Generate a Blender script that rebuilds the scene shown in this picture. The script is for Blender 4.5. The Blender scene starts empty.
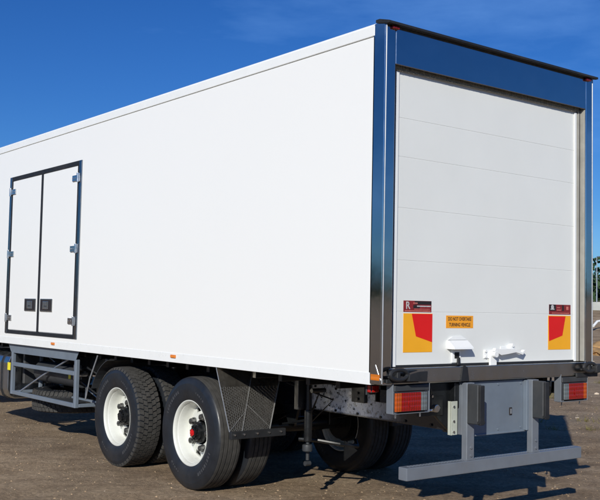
import bpy, bmesh, math, random
from mathutils import Vector, Matrix, noise
random.seed(7)
PI = math.pi
S = bpy.context.scene
COL = S.collection

# ---------------------------------------------------------------- camera
cam_d = bpy.data.cameras.new('camera')
cam = bpy.data.objects.new('camera', cam_d); COL.objects.link(cam)
cam_d.sensor_width = 36.0; cam_d.sensor_fit = 'HORIZONTAL'
cam_d.lens = 944.1 / 600 * 36.0
# photo is 600x500 and the render 1024x853: the same framing
yaw, pitch, roll = 0.6615, 0.0600, 0.0197
f = Vector((math.sin(yaw)*math.cos(pitch), math.cos(yaw)*math.cos(pitch), math.sin(pitch)))
r0 = Vector((math.cos(yaw), -math.sin(yaw), 0)); u0 = r0.cross(f)
r = r0*math.cos(roll) + u0*math.sin(roll); u = -r0*math.sin(roll) + u0*math.cos(roll)
M = Matrix(((r.x, u.x, -f.x, 0), (r.y, u.y, -f.y, 0), (r.z, u.z, -f.z, 0), (0, 0, 0, 1)))
cam.matrix_world = Matrix.Translation((-5.8719, -4.9601, 1.706)) @ M
cam_d.clip_start = 0.05; cam_d.clip_end = 5000
S.camera = cam
S.render.resolution_x = 1024; S.render.resolution_y = 853

# ---------------------------------------------------------------- sky and sun
SUN = Vector((-1.62, -1.27, 1.0)).normalized()
elev = math.asin(SUN.z); azi = math.atan2(SUN.x, SUN.y)
W = bpy.data.worlds.new("World"); S.world = W; W.use_nodes = True
nt = W.node_tree; nt.nodes.clear()
out = nt.nodes.new('ShaderNodeOutputWorld'); bg = nt.nodes.new('ShaderNodeBackground')
sky = nt.nodes.new('ShaderNodeTexSky'); sky.sky_type = 'NISHITA'; sky.sun_disc = False
sky.sun_elevation = elev; sky.sun_rotation = azi % (2*PI)
sky.air_density = 1.0; sky.dust_density = 0.15; sky.ozone_density = 3.0; sky.altitude = 200
# thin high cloud wisps mixed into the sky by direction
tc = nt.nodes.new('ShaderNodeTexCoord'); mp = nt.nodes.new('ShaderNodeMapping'); mp.inputs['Scale'].default_value = (1.6, 3.0, 9.0)
mp.inputs['Rotation'].default_value = (0.2, 0.35, 0.4)
nz = nt.nodes.new('ShaderNodeTexNoise'); nz.inputs['Scale'].default_value = 1.3; nz.inputs['Detail'].default_value = 7; nz.inputs['Roughness'].default_value = .55
rp = nt.nodes.new('ShaderNodeValToRGB'); rp.color_ramp.elements[0].position = .50; rp.color_ramp.elements[1].position = .85
rp.color_ramp.elements[1].color = (.42, .42, .42, 1)
hs = nt.nodes.new('ShaderNodeHueSaturation'); hs.inputs['Saturation'].default_value = 1.25; hs.inputs['Hue'].default_value = 0.503
mx = nt.nodes.new('ShaderNodeMixRGB'); mx.inputs['Color2'].default_value = (9, 10.5, 13, 1)
nt.links.new(tc.outputs['Generated'], mp.inputs['Vector']); nt.links.new(mp.outputs[0], nz.inputs['Vector'])
nt.links.new(nz.outputs['Fac'], rp.inputs[0]); nt.links.new(rp.outputs[0], mx.inputs['Fac'])
nt.links.new(sky.outputs[0], hs.inputs['Color']); nt.links.new(hs.outputs[0], mx.inputs['Color1'])
tn = nt.nodes.new('ShaderNodeMixRGB'); tn.blend_type = 'MULTIPLY'; tn.inputs[0].default_value = 1; tn.inputs[2].default_value = (.50, .88, 1.42, 1)
nt.links.new(mx.outputs[0], tn.inputs[1]); nt.links.new(tn.outputs[0], bg.inputs['Color']); bg.inputs['Strength'].default_value = 0.060
nt.links.new(bg.outputs[0], out.inputs['Surface'])
sl = bpy.data.lights.new('sun', 'SUN'); sl.energy = 4.5; sl.angle = math.radians(.53); sl.color = (1, .97, .885)
so = bpy.data.objects.new('sun', sl); COL.objects.link(so); so.rotation_euler = (-SUN).to_track_quat('-Z', 'Y').to_euler()
so.location = SUN*30
S.view_settings.view_transform = 'Standard'; S.view_settings.look = 'None'
S.view_settings.gamma = 1; S.view_settings.use_curve_mapping = False; S.view_settings.exposure = 0.0

# ---------------------------------------------------------------- materials
class NT:
    def __init__(s, name):
        s.m = bpy.data.materials.new(name); s.m.use_nodes = True; s.t = s.m.node_tree
        s.b = s.t.nodes['Principled BSDF']
        s.co = s.t.nodes.new('ShaderNodeTexCoord')
    def n(s, k, **kw):
        x = s.t.nodes.new(k)
        for a, v in kw.items(): setattr(x, a, v)
        return x
    def l(s, a, b): s.t.links.new(a, b)
    def noise(s, scale, detail=4, rough=.55, vec=None, stretch=None):
        x = s.n('ShaderNodeTexNoise'); x.inputs['Scale'].default_value = scale; x.inputs['Detail'].default_value = detail
        x.inputs['Roughness'].default_value = rough
        v = vec or s.co.outputs['Object']
        if stretch:
            mp = s.n('ShaderNodeMapping'); mp.inputs['Scale'].default_value = stretch; s.l(v, mp.inputs[0]); v = mp.outputs[0]
        s.l(v, x.inputs['Vector']); return x.outputs['Fac']
    def ramp(s, fac, stops):
        x = s.n('ShaderNodeValToRGB'); e = x.color_ramp.elements
        while len(e) < len(stops): e.new(.5)
        for i, (p, c) in enumerate(stops):
            e[i].position = p; e[i].color = (*c, 1) if len(c) == 3 else c
        s.l(fac, x.inputs[0]); return x.outputs[0]
    def mix(s, fac, a, b, mode='MIX'):
        x = s.n('ShaderNodeMixRGB', blend_type=mode)
        for i, v in ((0, fac), (1, a), (2, b)):
            if hasattr(v, 'links') or hasattr(v, 'is_linked'): s.l(v, x.inputs[i])
            elif isinstance(v, tuple): x.inputs[i].default_value = (*v, 1)
            else: x.inputs[i].default_value = v
        return x.outputs[0]
    def bump(s, h, strength, dist=.01):
        x = s.n('ShaderNodeBump'); x.inputs['Strength'].default_value = strength; x.inputs['Distance'].default_value = dist
        s.l(h, x.inputs['Height']); s.l(x.outputs[0], s.b.inputs['Normal']); return x

def mat(name, col, rough=.5, metal=0., var=.12, scale=6., bump=.0, bscale=60., bdist=.002, coat=0., rvar=.1, dirt=None, spec=.5):
    t = NT(name); b = t.b
    n1 = t.noise(scale, 5)
    a = tuple(max(0, c*(1-var)) for c in col); c2 = tuple(min(1, c*(1+var)) for c in col)
    cc = t.ramp(n1, [(.3, a), (.7, c2)])
    if dirt:   # dust that gathers in patches
        n2 = t.noise(2.3, 8, .7)
        cc = t.mix(t.ramp(n2, [(.52, (0, 0, 0)), (.8, (dirt[1],)*3)]), cc, dirt[0])
    t.l(cc, b.inputs['Base Color'])
    rr = t.ramp(t.noise(scale*1.7, 6, .6), [(.3, (max(.02, rough-rvar),)*3), (.7, (min(1, rough+rvar),)*3)])
    t.l(rr, b.inputs['Roughness'])
    b.inputs['Metallic'].default_value = metal
    b.inputs['Specular IOR Level'].default_value = spec
    b.inputs['Coat Weight'].default_value = coat; b.inputs['Coat Roughness'].default_value = .08
    if bump: t.bump(t.noise(bscale, 4), bump, bdist)
    return t.m

DUST = (.20, .15, .105)
WHITE = mat('white_panel', (.83, .83, .81), .30, var=.006, scale=.4, rvar=.0)
WHITE2 = mat('white_trim', (.80, .81, .80), .32, var=.02)
DOORW = mat('white_roller_slat', (.74, .75, .725), .38, var=.02, scale=2, bump=.2, bscale=5, bdist=.002)
STEEL = mat('polished_stainless', (.50, .515, .53), .09, 1., var=.03, scale=3, bump=.22, bscale=1.6, bdist=.006, rvar=.05)
DSTEEL = mat('dark_stainless', (.22, .24, .27), .2, 1., var=.08)
STEELB = mat('brushed_stainless', (.47, .46, .44), .24, 1., var=.08, scale=5, bump=.1, bscale=3, bdist=.002, rvar=.05)
CHROME = mat('zinc_hardware', (.62, .62, .62), .25, 1., var=.1)
GALV = mat('galvanised_steel', (.43, .46, .50), .42, .75, var=.14, scale=14, bump=.2, bscale=40, dirt=(DUST, .35))
GREYP = mat('grey_painted_steel', (.165, .20, .245), .42, .15, var=.08, scale=5, bump=.1, dirt=(DUST, .25))
GREYL = mat('light_grey_painted_steel', (.175, .195, .225), .38, .2, var=.08, scale=7, bump=.12, dirt=(DUST, .3))
BLACK = mat('black_chassis_paint', (.008, .009, .010), .33, var=.3, scale=8, bump=.15, bscale=18, dirt=((.03, .025, .02), .3))
RUBBER = mat('black_rubber', (.013, .014, .016), .6, var=.2, scale=12, bump=.2, dirt=((.09, .08, .07), .3))
PLAST = mat('dark_grey_plastic', (.036, .039, .043), .5, var=.15, bump=.1, dirt=((.12, .10, .08), .4))
TYRE = mat('tyre_sidewall', (.012, .0145, .019), .46, var=.25, scale=7, bump=.2, bscale=30, bdist=.001, dirt=((.07, .06, .05), .3))
TREAD = mat('tyre_tread_dusty', (.042, .040, .037), .85, var=.3, scale=14, bump=.4, bscale=70, dirt=((.13, .105, .08), .6))
MARK = mat('tyre_raised_mark', (.045, .046, .05), .6, var=.3, scale=30)
RIMW = mat('white_rim_paint', (.66, .67, .62), .3, var=.03, scale=9, dirt=((.30, .24, .17), .45), coat=.2)
RED = mat('red_paint', (.55, .01, .012), .35, var=.1)
def lensmat(name, col):
    t = NT(name); b = t.b; wv = t.n('ShaderNodeTexWave', wave_type='BANDS', bands_direction='X'); wv.inputs['Scale'].default_value = 13; wv.inputs['Distortion'].default_value = 0
    t.l(t.co.outputs['Object'], wv.inputs['Vector']); wz = t.n('ShaderNodeTexWave', wave_type='BANDS', bands_direction='Z'); wz.inputs['Scale'].default_value = 9
    t.l(t.co.outputs['Object'], wz.inputs['Vector'])
    h = t.mix(.5, wv.outputs['Fac'], wz.outputs['Fac']); t.bump(h, .8, .004)
    t.l(t.ramp(h, [(.2, tuple(c*.72 for c in col)), (.8, col)]), b.inputs['Base Color']); b.inputs['Roughness'].default_value = .12; b.inputs['Coat Weight'].default_value = .6
    return t.m
REDLENS = lensmat('red_lens', (.42, .008, .005)); ORLENS = lensmat('amber_lens', (.80, .22, .015)); CLLENS = lensmat('clear_lens', (.15, .17, .18)); TAILAM = lensmat('tail_amber_lens', (.50, .085, .008)); TAILRED = lensmat('tail_red_lens', (.30, .006, .004))
REFY = mat('yellow_reflective', (.88, .40, .015), .4, var=.03)
REFR = mat('red_reflective', (.70, .01, .008), .4, var=.03)
SIGNO = mat('orange_sign', (.85, .34, .02), .45, var=.03)
INK = mat('black_ink', (.02, .015, .015), .5, var=.1)
DKRED = mat('dark_red_sticker', (.22, .018, .02), .4, var=.25, scale=40)
PINK = mat('pale_red_print', (.55, .16, .13), .45, var=.2, scale=60)
PALE = mat('pale_print', (.5, .5, .5), .45, var=.2, scale=60)
YEL = mat('yellow_sticker', (.80, .68, .03), .4, var=.05)
JAMB = mat('beige_grey_jamb', (.34, .33, .295), .5, .1, var=.12, scale=9)
CORNER_GLINT = mat('painted_corner_glint', (.50, .51, .52), .42, .7, var=.04)  # pale satin colour for the painted sun highlight on the rear corners
BRUSH = mat('beige_brush_seal', (.24, .22, .17), .9, var=.5, scale=90)
TANK = mat('brushed_aluminium_tank', (.50, .52, .53), .30, 1., var=.08, scale=3, bump=.2, bscale=4, bdist=.004)
PLYW = mat('underfloor_board', (.035, .032, .03), .7, var=.3)
HOLE = mat('open_hole_black', (.006, .006, .007), .8, var=.1)
GLASS = mat('cab_glass', (.02, .025, .03), .05, var=.1, coat=.5)

# chassis rail: gloss black, a bright reflection painted in as a mottled pale patch
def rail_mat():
    t = NT('black_rail_with_painted_glint'); b = t.b
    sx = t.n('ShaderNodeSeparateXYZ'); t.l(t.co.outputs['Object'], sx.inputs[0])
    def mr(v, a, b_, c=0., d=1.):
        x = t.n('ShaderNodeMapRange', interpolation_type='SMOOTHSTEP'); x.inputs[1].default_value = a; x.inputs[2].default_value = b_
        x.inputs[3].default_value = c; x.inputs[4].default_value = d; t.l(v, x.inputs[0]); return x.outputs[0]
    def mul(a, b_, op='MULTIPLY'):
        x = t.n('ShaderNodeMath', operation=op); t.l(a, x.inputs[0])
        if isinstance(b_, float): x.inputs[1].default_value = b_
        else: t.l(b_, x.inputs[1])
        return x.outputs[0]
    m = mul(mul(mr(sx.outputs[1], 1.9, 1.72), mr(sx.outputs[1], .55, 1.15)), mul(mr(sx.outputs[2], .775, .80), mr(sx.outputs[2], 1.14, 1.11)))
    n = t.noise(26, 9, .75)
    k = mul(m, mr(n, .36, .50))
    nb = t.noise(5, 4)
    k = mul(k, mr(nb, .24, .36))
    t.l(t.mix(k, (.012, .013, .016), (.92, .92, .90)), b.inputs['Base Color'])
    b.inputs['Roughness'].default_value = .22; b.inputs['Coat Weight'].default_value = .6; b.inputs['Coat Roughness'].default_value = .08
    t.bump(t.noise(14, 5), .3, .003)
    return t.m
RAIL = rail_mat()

# ---------------------------------------------------------------- mesh helpers
class MB:
    def __init__(s): s.bm = bmesh.new(); s.mats = []; s.mi = 0
    def use(s, m):
        if m not in s.mats: s.mats.append(m)
        s.mi = s.mats.index(m); return s
    def _fin(s, n0):
        s.bm.faces.ensure_lookup_table()
        for i in range(n0, len(s.bm.faces)): s.bm.faces[i].material_index = s.mi
    def merge(s, o, mtx=None):
        me = bpy.data.meshes.new('tmp'); o.to_mesh(me); o.free()
        if mtx: me.transform(mtx)
        n0 = len(s.bm.faces); s.bm.from_mesh(me); s._fin(n0); bpy.data.meshes.remove(me)
    def box(s, x0, x1, y0, y1, z0, z1, bev=.0, mtx=None, seg=1):
        b = bmesh.new(); bmesh.ops.create_cube(b, size=1)
        for v in b.verts: v.co = Vector(((x0+x1)/2+v.co.x*(x1-x0), (y0+y1)/2+v.co.y*(y1-y0), (z0+z1)/2+v.co.z*(z1-z0)))
        if bev: bmesh.ops.bevel(b, geom=b.edges[:], offset=min(bev, .45*min(x1-x0, y1-y0, z1-z0)), segments=seg, affect='EDGES', profile=.5)
        s.merge(b, mtx); return s
    def cyl(s, p0, p1, r, seg=24, r2=None, bev=0):
        p0, p1 = Vector(p0), Vector(p1); d = p1-p0
        b = bmesh.new(); bmesh.ops.create_cone(b, cap_ends=True, segments=seg, radius1=r, radius2=r if r2 is None else r2, depth=d.length)
        if bev:
            es = [e for e in b.edges if abs(e.verts[0].co.z-e.verts[1].co.z) < 1e-6]
            bmesh.ops.bevel(b, geom=es, offset=bev, segments=2, affect='EDGES', profile=.5)
        s.merge(b, Matrix.Translation((p0+p1)/2) @ d.to_track_quat('Z', 'Y').to_matrix().to_4x4()); return s
    def tube(s, pts, r, seg=10, closed=False):
        P = [Vector(p) for p in pts]; rings = []; b = bmesh.new(); n = len(P); prev = None
        for i in range(n):
            t = (P[min(i+1, n-1)]-P[max(i-1, 0)]).normalized()
            a = prev if prev else (Vector((0, 0, 1)) if abs(t.z) < .9 else Vector((1, 0, 0)))
            a = (a - t*a.dot(t)).normalized(); prev = a; c = t.cross(a)
            rings.append([b.verts.new(P[i]+(a*math.cos(k*2*PI/seg)+c*math.sin(k*2*PI/seg))*r) for k in range(seg)])
        for i in range(n-1):
            for k in range(seg): b.faces.new((rings[i][k], rings[i][(k+1) % seg], rings[i+1][(k+1) % seg], rings[i+1][k]))
        b.faces.new(rings[0][::-1]); b.faces.new(rings[-1])
        bmesh.ops.recalc_face_normals(b, faces=b.faces[:]); s.merge(b); return s
    def prism(s, pts, vec, bev=0):     # planar polygon of 3D points extruded by vec
        b = bmesh.new(); vec = Vector(vec)
        A = [b.verts.new(Vector(p)) for p in pts]; B = [b.verts.new(Vector(p)+vec) for p in pts]; n = len(A)
        b.faces.new(A); b.faces.new(B[::-1])
        for i in range(n): b.faces.new((A[i], A[(i+1) % n], B[(i+1) % n], B[i]))
        bmesh.ops.recalc_face_normals(b, faces=b.faces[:])
        if bev: bmesh.ops.bevel(b, geom=b.edges[:], offset=bev, segments=2, affect='EDGES', profile=.5)
        s.merge(b); return s
    def quad(s, pts):
        b = bmesh.new(); b.faces.new([b.verts.new(Vector(p)) for p in pts]); s.merge(b); return s
    def lathe(s, prof, cx, cy, cz, seg=96, skip=None, closed=False):   # axis x, prof = (x, r)
        b = bmesh.new(); R = []
        for x, rr in prof:
            R.append([b.verts.new((cx+x, cy+rr*math.cos(2*PI*k/seg), cz+rr*math.sin(2*PI*k/seg))) for k in range(seg)])
        n = len(R)
        for i in range(n if closed else n-1):
            for k in range(seg):
                if skip and skip(i, k): continue
                j = (i+1) % n
                b.faces.new((R[i][k], R[i][(k+1) % seg], R[j][(k+1) % seg], R[j][k]))
        bmesh.ops.recalc_face_normals(b, faces=b.faces[:]); s.merge(b); return s
    def text(s, txt, size, mtx, ext=.0006, sx=1., bold=0.):
        c = bpy.data.curves.new('t', 'FONT'); c.body = txt; c.size = size; c.extrude = ext; c.align_x = 'CENTER'; c.align_y = 'CENTER'; c.offset = bold
        c.resolution_u = 3
        o = bpy.data.objects.new('t', c); COL.objects.link(o)
        bpy.context.view_layer.update()
        me = bpy.data.meshes.new_from_object(o.evaluated_get(bpy.context.evaluated_depsgraph_get()))
        me.transform(mtx @ Matrix.Diagonal((sx, 1, 1, 1)))
        n0 = len(s.bm.faces); s.bm.from_mesh(me); s._fin(n0)
        bpy.data.objects.remove(o); bpy.data.curves.remove(c); bpy.data.meshes.remove(me); return s
    def build(s, name, m=None, parent=None, smooth=32, loc=None):
        me = bpy.data.meshes.new(name); s.bm.to_mesh(me); s.bm.free()
        if not s.mats: me.materials.append(m)
        for k in s.mats: me.materials.append(k)
        if smooth:
            me.polygons.foreach_set('use_smooth', [True]*len(me.polygons)); me.set_sharp_from_angle(angle=math.radians(smooth))
        o = bpy.data.objects.new(name, me); COL.objects.link(o); o.parent = parent
        if smooth:
            w_ = o.modifiers.new('weighted', 'WEIGHTED_NORMAL'); w_.keep_sharp = True; w_.weight = 90
        if loc: o.location = loc
        return o

def empty(name, loc=(0, 0, 0), rz=0):
    o = bpy.data.objects.new(name, None); COL.objects.link(o); o.location = loc; o.rotation_euler.z = rz; o.empty_display_size = .3; return o
def tag(o, label=None, cat=None, group=None, kind=None):
    for k, v in (('label', label), ('category', cat), ('group', group), ('kind', kind)):
        if v: o[k] = v
    return o

# ---------------------------------------------------------------- ground
def hgt(x, y):
    d = math.hypot(x+1, y-3)
    n = noise.noise((x*.35, y*.35, 0))*.030 + noise.noise((x*1.1, y*1.1, 3))*.018 + noise.noise((x*3.7, y*3.7, 7))*.020 + noise.noise((x*11, y*11, 9))*.0025
    # ruts left by wheels driven past
    for off, w, a in ((5.3, .22, .35), (7.2, .22, .35), (-3.6, .2, -.15)):
        q = x*math.cos(a)+y*math.sin(a)*-1 - off + .3*noise.noise((y*.12, off, 0))
        n -= .022*math.exp(-(q/w)**2) - .012*math.exp(-((abs(q)-w*1.8)/(w*.7))**2)
    # a flat, driven pad below the truck
    flat = max(0, min(1, (max(abs(x)-1.5, (abs(y-4)-5.5)))/1.2))
    n *= .45 + .55*flat
    t = max(0, min(1, (d-34)/34)); t = t*t*(3-2*t)
    n += t*(2.6 + .5*noise.noise((x*.02, y*.02, 5)))
    t2 = max(0, min(1, (d-120)/300)); n += t2*t2*(9+5*noise.noise((x*.004, y*.004, 2)))
    return n - .006
def ground_mat():
    t = NT('brown_dirt_yard'); b = t.b
    big = t.noise(.16, 6, .6); mid = t.noise(1.3, 8, .65); fine = t.noise(19, 8, .75); grit = t.noise(120, 3, .6)
    streak = t.noise(1.0, 8, .65, stretch=(.35, 2.6, 1))
    rot = t.n('ShaderNodeMapping'); rot.inputs['Rotation'].default_value = (0, 0, math.radians(38)); t.l(t.co.outputs['Object'], rot.inputs[0])
    streak = t.noise(1.0, 9, .68, vec=rot.outputs[0], stretch=(.5, 3.2, 1))
    c = t.ramp(mid, [(.34, (.245, .160, .088)), (.5, (.46, .32, .195)), (.66, (.66, .485, .315))])
    c = t.mix(t.ramp(big, [(.4, (0, 0, 0)), (.62, (.75,)*3)]), c, (.45, .355, .25))
    c = t.mix(t.ramp(streak, [(.34, (.7,)*3), (.5, (0, 0, 0))]), c, (.22, .150, .092))
    c = t.mix(t.ramp(streak, [(.56, (0, 0, 0)), (.72, (.5,)*3)]), c, (.66, .52, .37))
    c = t.mix(t.ramp(fine, [(.60, (0, 0, 0)), (.72, (.6,)*3)]), c, (.68, .56, .42))
    c = t.mix(t.ramp(fine, [(.30, (.6,)*3), (.40, (0, 0, 0))]), c, (.07, .05, .035))
    c = t.mix(.25, c, t.ramp(grit, [(.3, (.16, .115, .075)), (.7, (.66, .51, .36))]))
    # scruffy grass takes over far out
    d = t.n('ShaderNodeVectorMath', operation='LENGTH'); t.l(t.co.outputs['Object'], d.inputs[0])
    mr = t.n('ShaderNodeMapRange'); mr.inputs[1].default_value = 50; mr.inputs[2].default_value = 75; t.l(d.outputs['Value'], mr.inputs[0])
    m2 = t.n('ShaderNodeMath', operation='MULTIPLY'); t.l(mr.outputs[0], m2.inputs[0]); t.l(t.ramp(t.noise(.09, 6), [(.38, (0, 0, 0)), (.5, (1, 1, 1))]), m2.inputs[1])
    c = t.mix(m2.outputs[0], c, (.075, .10, .035))
    t.l(c, b.inputs['Base Color']); b.inputs['Roughness'].default_value = .93; b.inputs['Specular IOR Level'].default_value = .2
    vo = t.n('ShaderNodeTexVoronoi'); vo.inputs['Scale'].default_value = 34; vo.inputs['Randomness'].default_value = 1; t.l(t.co.outputs['Object'], vo.inputs['Vector'])
    c2 = t.ramp(vo.outputs['Color'], [(.2, (.72,)*3), (.8, (1.22,)*3)]); c = t.mix(.75, c, c2, 'MULTIPLY'); t.l(c, b.inputs['Base Color'])
    ad = t.n('ShaderNodeMath', operation='ADD'); t.l(fine, ad.inputs[0]); t.l(grit, ad.inputs[1])
    ad2 = t.n('ShaderNodeMath', operation='ADD'); t.l(ad.outputs[0], ad2.inputs[0]); t.l(mid, ad2.inputs[1])
    ad3 = t.n('ShaderNodeMath', operation='MULTIPLY_ADD'); t.l(vo.outputs['Distance'], ad3.inputs[0]); ad3.inputs[1].default_value = -.35; t.l(ad2.outputs[0], ad3.inputs[2])
    t.bump(ad3.outputs[0], .95, .045)
    return t.m
def make_ground():
    N = 420; a = 2.6; bb = math.asinh(1500/a)
    cx, cy = .3, 2.2
    cs = [a*math.sinh(bb*(2*i/N-1)) for i in range(N+1)]
    vs = []; 
    for j in range(N+1):
        for i in range(N+1):
            x, y = cx+cs[i], cy+cs[j]; vs.append((x, y, hgt(x, y)))
    fs = [(j*(N+1)+i, j*(N+1)+i+1, (j+1)*(N+1)+i+1, (j+1)*(N+1)+i) for j in range(N) for i in range(N)]
    me = bpy.data.meshes.new('ground'); me.from_pydata(vs, [], fs); me.materials.append(ground_mat())
    me.polygons.foreach_set('use_smooth', [True]*len(me.polygons))
    o = bpy.data.objects.new('ground', me); COL.objects.link(o); tag(o, kind='structure')
make_ground()

# gravel and clods over the dirt (uncountable)
STONE = mat('loose_stone', (.42, .35, .27), .9, var=.45, scale=1.3, bump=.3, spec=.2)
CLOD = mat('dirt_clod', (.36, .26, .165), .95, var=.4, scale=1.3, bump=.3, spec=.1)
def stones(name, n, area, s0, s1, label, m=STONE):
    mb = MB(); protos = []
    for k in range(6):
        b = bmesh.new(); bmesh.ops.create_icosphere(b, subdivisions=1, radius=1)
        for v in b.verts: v.co *= 1+.45*noise.noise(v.co*1.7+Vector((k*9, 0, 0))); v.co.z *= .55
        protos.append(([v.co.copy() for v in b.verts], [[v.index for v in fc.verts] for fc in b.faces])); b.free()
    V = []; F = []
    for i in range(n):
        x = random.uniform(area[0], area[1]); y = random.uniform(area[2], area[3]); s = s0+(s1-s0)*random.random()**3
        vv, ff = random.choice(protos); o = len(V); R3 = Matrix.Rotation(random.random()*6.3, 3, 'Z')
        sc = Vector((1, random.uniform(.6, 1.1), random.uniform(.6, 1.2)))
        for v in vv:
            q = R3 @ Vector((v.x*sc.x, v.y*sc.y, v.z*sc.z))*s; V.append((x+q.x, y+q.y, hgt(x, y)+q.z+s*.15))
        F += [[o+a for a in fc] for fc in ff]
    me = bpy.data.meshes.new(name); me.from_pydata(V, [], F); me.materials.append(m)
    o = bpy.data.objects.new(name, me); COL.objects.link(o); tag(o, label, 'gravel', kind='stuff'); return o
stones('gravel', 5000, (-6, 9, -3.5, 12), .002, .009, 'small pale loose stones scattered over the dirt yard')
stones('dirt_clods', 14000, (-6, 9, -3.5, 12), .003, .014, 'brown clods of earth scattered over the dirt yard', CLOD)
stones('rubble', 1500, (6, 45, 3, 40), .01, .07, 'pale rubble strewn across the far side of the yard')

# ---------------------------------------------------------------- truck
T = empty('box_truck')
tag(T, 'white box truck with polished steel rear frame and double side door, parked on dirt', 'truck')
X = 1.25; ZB = 1.165; ZT = 3.80; YF = 9.3

# cargo body
b = MB(); b.box(-X, X, .125, YF, ZB, ZT-.095, .004); body = b.build('cargo_body', WHITE, T)
for sx in (-1, 1):
    b = MB()
    b.box(min(sx*(X-.06), sx*(X+.006)), max(sx*(X-.06), sx*(X+.006)), .125, YF+.01, ZT-.090, ZT-.012, .006, seg=2)
    b.box(min(sx*(X-.10), sx*(X-.008)), max(sx*(X-.10), sx*(X-.008)), .125, YF, ZT-.012, ZT+.004, .004, seg=2)
    b.build('roof_rail', WHITE2, body)
    b = MB(); b.box(min(sx*(X-.05), sx*(X+.004)), max(sx*(X-.05), sx*(X+.004)), .125, YF+.005, ZB-.012, ZB+.078, .005, seg=2)
    b.build('bottom_rail', WHITE2, body)
b = MB(); b.box(-X+.01, X-.01, .05, YF-.01, ZT-.05, ZT-.001, .003); b.build('roof', WHITE2, body)
for i in range(24):
    y = .35+i*.38
    b = MB(); b.box(-1.02, 1.02, y, y+.05, ZB-.095, ZB-.018, .003); b.build('floor_bearer', BLACK, T)
b = MB(); b.box(-1.19, 1.19, .1, YF, ZB-.017, ZB-.0125)
b.build('floor_board', HOLE, T)

# rear frame in polished stainless
HB = 3.492; SB = 1.288; PW = .095     # header bottom, sill top, post width
for sx in (-1, 1):
    x0, x1 = sorted((sx*X, sx*(X-PW)))
    b = MB(); b.box(x0, x1, 0, .15, ZB+.002, ZT-.005, .012, seg=3); b.build('rear_post', STEEL, T)
    x0, x1 = sorted((sx*(X+.003), sx*(X-.02)))
    b = MB(); b.box(x0, x1, .014, .128, ZB-.002, ZT-.003, .003)
    b.build('side_trim', STEEL, T)
    b = MB(); b.cyl((sx*(X-.0015), .0015, ZB+.004), (sx*(X-.0015), .0015, ZT-.03), .0052, 12); b.build('corner_glint_strip', CORNER_GLINT, T)  # thin strip added to draw the sun's bright line along the rounded corner
b = MB(); b.box(-X+PW+.001, X-PW-.001, .002, .12, HB, ZT-.006, .004); b.build('rear_header', STEEL, T)
b = MB(); b.box(-X+PW-.03, X-PW+.03, -.002, .14, ZB, SB-.012, .006, seg=2); 
b.box(-X+.01, X-.01, .004, .12, ZB-.006, SB-.02, .003)
sill = b.build('rear_sill', STEELB, T)
b = MB(); b.prism([(-X-.02, -.045, ZT-.012), (-X-.02, .06, ZT+.018), (-X-.02, .10, ZT+.018), (-X-.02, .10, ZT-.004), (-X-.02, -.02, ZT-.03), (-X-.02, -.045, ZT-.03)], (2*X+.04, 0, 0), .003)
dr = b.build('drip_rail', RUBBER, T)
for sx in (-1, 1):
    b = MB(); b.box(sx*1.17-.035, sx*1.17+.035, -.022, .002, ZT-.056, ZT-.031, .008, seg=3); b.build('marker_lamp', TAILRED, T)
# door opening: tracks, jambs, seals
for sx in (-1, 1):
    b = MB()
    def bx(a, c, y0, y1, z0, z1, m, bev=.002):
        b.use(m); x0, x1 = sorted((sx*a, sx*c)); b.box(x0, x1, y0, y1, z0, z1, bev)
    bx(X-PW-.001, X-PW-.045, .052, .065, SB-.005, HB-.002, JAMB); bx(X-PW-.020, X-PW-.026, .046, .053, SB-.005, HB-.002, INK)
    bx(X-PW-.001, X-PW-.008, .012, .16, SB-.005, HB-.002, JAMB)
    bx(X-PW-.046, X-PW-.059, .062, .15, SB-.005, HB-.002, RUBBER)
    bx(X-PW-.059, X-PW-.090, .054, .064, SB-.005, HB-.03, WHITE2)
    b.build('door_track', None, T)
b = MB(); b.box(-1.12, 1.12, .045, .052, HB-.018, HB+.01); 
for i in range(280 if 1 else 0):
    x = -1.115+i*.00797; b.box(x, x+.004, .040, .046, HB-.024-.006*random.random(), HB+.001)
b.build('brush_seal', BRUSH, T, smooth=0)

# roller door: sections with fine seams
seams = [3.122, 2.832, 2.452, 2.064, 1.686]
zs = [SB+.004]+sorted(seams)+[HB+.05]
b = MB()
for i in range(len(zs)-1):
    b.box(-1.085, 1.085, .066, .095, zs[i]+.0012, zs[i+1]-.0012, .0022, seg=2)
b.box(-1.08, 1.08, .0683, .094, SB+.01, HB+.04)
door = b.build('roller_door', DOORW, T)
b = MB(); b.box(-1.09, 1.09, .060, .10, SB-.012, SB+.003, .003); b.build('bottom_seal', RUBBER, door)

DY = .066          # door skin plane
k = DY/6.0
def dx(x, z=0): return x   # helper kept for clarity
def P(xs): return xs
# marker plates traced on the y=0 plane, pushed onto the door skin along the rays from the lens position
C0 = Vector((-5.8719, -4.9601, 1.706))
def skin(x, z, y=DY):
    d = Vector((x, 0, z))-C0; t = (y-C0.y)/d.y; q = C0+d*t; return (q.x, q.z)
def rect(b, x0, z0, x1, z1, y0, th): b.box(x0, x1, y0-th, y0, z0, z1, .0004)
xa, zb_ = skin(-1.048, 1.389); xb, za = skin(-.747, 1.674)
def marker(xa, xb, z0, z1, poly, name='chevron_marker'):
    b = MB(); b.use(REFY); b.box(xa, xb, DY-.0022, DY-.0004, z0, z1, .0004)
    b.use(REFR); w = xb-xa; h = z1-z0
    b.prism([(xa+w*p, DY-.0024, z1-h*q) for p, q in poly], (0, -.0006, 0))
    return b.build(name, None, T, smooth=0)
o = marker(xa, xb, zb_, za, [(.28, .01), (.995, .01), (.995, .745), (.43, .59)]); o['label'] = 'yellow reflective plate with red wedge on its upper right'
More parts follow.
